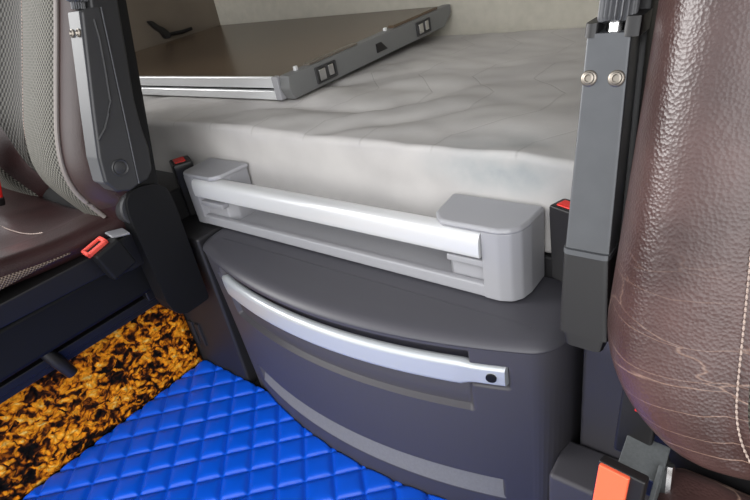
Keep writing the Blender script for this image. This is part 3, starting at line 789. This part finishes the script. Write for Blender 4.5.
def rcush(p):
    x, y, z = p
    k = max(0, 1-((x-.20)/.2)**2) if abs(x-.20) < .2 else 0
    top = sstep(.325, .345, z)
    return (x, y, z-.02*k*top+.003*noise.noise(Vector((x*12, y*12, 3)))*top)
rc = part('seat_cushion', pillow(-.046, .46, -.18, .385, .27, .345, .024, (40, 40, 10), rcush), M['leather'], rs, 'worn brown leather cushion', sharp=80)
V = []; UV = []; F = []
for i in range(31):
    y = -.12+.482*i/30
    for k in range(9):
        x = .012+.10*k/8; z = rcush((x, y, .345))[2]+.0018*min(1, k/1, (30-i)/1)-.0004
        V.append((x, y, z)); UV.append((x, y))
for i in range(30):
    for k in range(8): F.append((i*9+k, i*9+k+1, (i+1)*9+k+1, (i+1)*9+k))
mk('mesh_panel', V, F, M['mesh_brown'], rc, label='brown net fabric on the cushion', uvs=UV, sharp=180)
part('seat_shell', box(-.035, .45, -.18, .39, .225, .272, .008), M['black'], rs)
part('seat_base', box(.0, .40, -.15, .39, .0, .228, .008), M['black_soft'], rs)
part('back_frame', join(box(-.078, .40, .388, .425, .265, .40, .006)), M['black'], rs)
# belt stalk, bracket, buckle
part('belt_stalk', obox((-.066, .372, .400), .030, .012, .10, Matrix.Rotation(math.radians(-12), 4, 'X')), M['black'], rs, 'black belt stalk')
BRK = Matrix.Translation((-.056, .345, .365))
brk = join(obox((-.0545, .350, .3655), .034, .034, .004, Matrix.Rotation(math.radians(18), 4, 'X') @ Matrix.Rotation(math.radians(8), 4, 'Y'), .001),
           obox((-.040, .338, .338), .004, .034, .056, Matrix.Rotation(math.radians(18), 4, 'X'), .001))
part('belt_bracket', brk, M['bracket'], rs, 'grey metal belt bracket')
part('hinge_bolt', join(lathe((-.048, .360, .352), (1, 0, 0), [(.010, 0), (.010, .010), (.007, .012), (.002, .012)], 16), tube([(-.036, .355, .362), (-.034, .346, .34), (-.036, .34, .31)], .005, 8)), M['chrome'], rs, 'chrome hinge bolt')
part('red_glow_chip', obox((-.064, .360, .415), .006, .003, .016, Matrix.Rotation(math.radians(-10), 4, 'X'), .001), M['red'], rs, 'small red piece painting a red glow on the bolster edge')  # added piece painting a red reflection at the bolster edge
RK = Matrix.Translation((-.0655, .306, .362)) @ Matrix.Rotation(math.radians(-6), 4, 'Z') @ Matrix.Rotation(math.radians(-14), 4, 'X')
bk = part('belt_buckle', xf(box(-.0145, .022, -.008, .003, -.09, .0300, .002), RK), M['black'], rs, 'black seat belt buckle')
part('release_button', xf(join(box(-.0125, .0110, -.0115, -.006, -.05, .029, .0012)), RK), M['orange_red'], bk, 'orange red release button')

# ---- right armrest: leaning column, grey metal above, black below
def ry(z): return .41+(z-.415)*.335 if z < .5 else .4385+(z-.5)*.342
up = []
V = []; F = []
def leaning(z0, z1, xl, xr, dep, n, r, yo=0.):
    """box following the armrest's lean; xl(z), xr(z) its sides"""
    V = []; F = []
    cs = [(0, r), (r*.3, r*.3), (r, 0)]
    for i in range(n+1):
        z = z0+(z1-z0)*i/n; a, b, y = xl(z), xr(z), ry(z)+yo
        ringp = [(a, y+dep), (a, y+r), (a+r*.3, y+r*.3), (a+r, y), (b-r, y), (b-r*.3, y+r*.3), (b, y+r), (b, y+dep)]
        V += [(px, py, z) for px, py in ringp]
    for i in range(n):
        for k in range(8): F.append((i*8+k, i*8+(k+1) % 8, (i+1)*8+(k+1) % 8, (i+1)*8+k))
    F.append(list(range(8))); F.append([n*8+k for k in range(8)][::-1])
    return V, F
xl = lambda z: lerp_tab([(.40, -.150), (.50, -.1575), (.68, -.164)], z)
xr = lambda z: lerp_tab([(.40, -.103), (.50, -.1165), (.68, -.127)], z)
ar = part('armrest', leaning(.50, .682, xl, xr, .030, 12, .003), M['arm_metal'], rs, 'grey metal armrest folded upright', sharp=30)
part('lower_cover', join(leaning(.425, .4985, lambda z: xl(z)-.001, lambda z: xr(z)+.001, .055, 8, .006, -.0025),
                         leaning(.413, .4249, lambda z: xl(z)+.002+.3*(.4249-z), lambda z: xr(z)-.002-.3*(.4249-z), .052, 4, .006, -.001)), M['black'], ar, 'black plastic lower cover')
part('cover_rim', leaning(.4985, .5030, lambda z: xl(z)-.001, lambda z: xr(z)+.001, .04, 2, .005, -.0035), M['arm_metal'], ar)
part('armrest_pad', leaning(.43, .86, lambda z: xl(z)+.004, lambda z: xr(z)+.006, .03, 14, .006, .032), M['arm_pad'], ar, 'black padded rear half')
part('top_cap', join(leaning(.679, .690, lambda z: -.166, lambda z: -.155, .03, 2, .004, -.001), leaning(.679, .694, lambda z: -.134, lambda z: -.120, .03, 2, .004, -.001), leaning(.676, .686, lambda z: -.16, lambda z: -.128, .012, 2, .003, .018)), M['black'], ar, 'dark end cap')
for x in (-.1575, -.1345):
    part('screw', lathe((x+.001, ry(.647)+.0012, .647), (0, -1, .34), [(.0070, 0), (.0070, .0018), (.0062, .0026), (.0052, .0028), (.0046, .0040), (.0030, .0044), (.0026, .0026), (.0005, .0026)], 28), M['steel'], ar, 'round metal screw')
kb = Vector((-.1435, ry(.685)+.010, .678))
part('knob', join(lathe(kb, (0, .34, 1), [(.0145, .010), (.0160, .013), (.0160, .10), (.014, .105), (.004, .106)], 160, .22, 20)), M['knob'], ar, 'ribbed adjusting knob', sharp=18)
part('knob_neck', lathe(kb, (0, .34, 1), [(.0075, -.004), (.0075, .012), (.004, .0125)], 20), M['chrome'], ar, 'shiny knob neck')

# ------------------------------------------------------------------ light
w = bpy.data.worlds.new('daylight'); bpy.context.scene.world = w; w.use_nodes = True
nt = w.node_tree; bg = nt.nodes['Background']
tc = nt.nodes.new('ShaderNodeTexCoord'); sp = nt.nodes.new('ShaderNodeSeparateXYZ'); nt.links.new(tc.outputs['Generated'], sp.inputs[0])
rp = nt.nodes.new('ShaderNodeValToRGB'); nt.links.new(sp.outputs['Z'], rp.inputs['Fac'])
rp.color_ramp.elements[0].position = 0; rp.color_ramp.elements[0].color = (1, .99, .98, 1)
rp.color_ramp.elements[1].position = .7; rp.color_ramp.elements[1].color = (.95, .97, 1, 1)
mr = nt.nodes.new('ShaderNodeMapRange'); mr.inputs[1].default_value = -.25; mr.inputs[2].default_value = .02; mr.inputs[3].default_value = .25; mr.inputs[4].default_value = 1.0
nt.links.new(sp.outputs['Z'], mr.inputs[0])
# the sky through the windows is brightest to the front right and, less so, to the front left
acc = None
nrm = nt.nodes.new('ShaderNodeVectorMath'); nrm.operation = 'NORMALIZE'; nt.links.new(tc.outputs['Generated'], nrm.inputs[0])
def wm(op, a, b):
    n = nt.nodes.new('ShaderNodeMath'); n.operation = op
    for i, q in enumerate((a, b)):
        if isinstance(q, (int, float)): n.inputs[i].default_value = q
        else: nt.links.new(q, n.inputs[i])
    return n.outputs[0]
tot = .75
for d, e, k in (((.50, -.78, .38), 5.0, 3.8), ((-.90, -.36, .28), 7.0, 3.6)):
    dp = nt.nodes.new('ShaderNodeVectorMath'); dp.operation = 'DOT_PRODUCT'; dp.inputs[1].default_value = Vector(d).normalized()
    nt.links.new(nrm.outputs[0], dp.inputs[0])
    tot = wm('ADD', wm('MULTIPLY', wm('POWER', wm('MAXIMUM', dp.outputs['Value'], 0.), e), k), tot)
mm = wm('MULTIPLY', mr.outputs[0], tot)
nt.links.new(rp.outputs['Color'], bg.inputs['Color']); nt.links.new(mm, bg.inputs['Strength'])
def sun(name, frm, to, e, ang, col):
    l = bpy.data.lights.new(name, 'SUN'); l.energy = e; l.angle = ang; l.color = col
    o = bpy.data.objects.new(name, l); C.objects.link(o); o.location = frm
    o.rotation_euler = (Vector(to)-Vector(frm)).to_track_quat('-Z', 'Y').to_euler()
sun('sun', (-2.1, -.45, 1.50), (-.1, .42, .5), 2.0, math.radians(30), (1, .98, .96))

# ------------------------------------------------------------------ camera
cam = bpy.data.cameras.new('camera'); co_ = bpy.data.objects.new('camera', cam); C.objects.link(co_)
cam.sensor_fit = 'HORIZONTAL'; cam.sensor_width = 36; cam.lens = 539.77/750*36; cam.clip_start = .01
rgt = Vector((.7895353, .59317606, -.1574045)); dwn = Vector((.18927216, -.47933419, -.85698004)); fwd = Vector((-.5837894, .6468237, -.49072298))
R = Matrix((rgt, -dwn, -fwd)).transposed().to_4x4(); R.translation = (0, 0, .78)
co_.matrix_world = R
sc_ = bpy.context.scene; sc_.camera = co_
sc_.view_settings.view_transform = 'Standard'; sc_.view_settings.look = 'None'; sc_.view_settings.exposure = .16; sc_.view_settings.gamma = 1
sc_.view_settings.use_curve_mapping = False
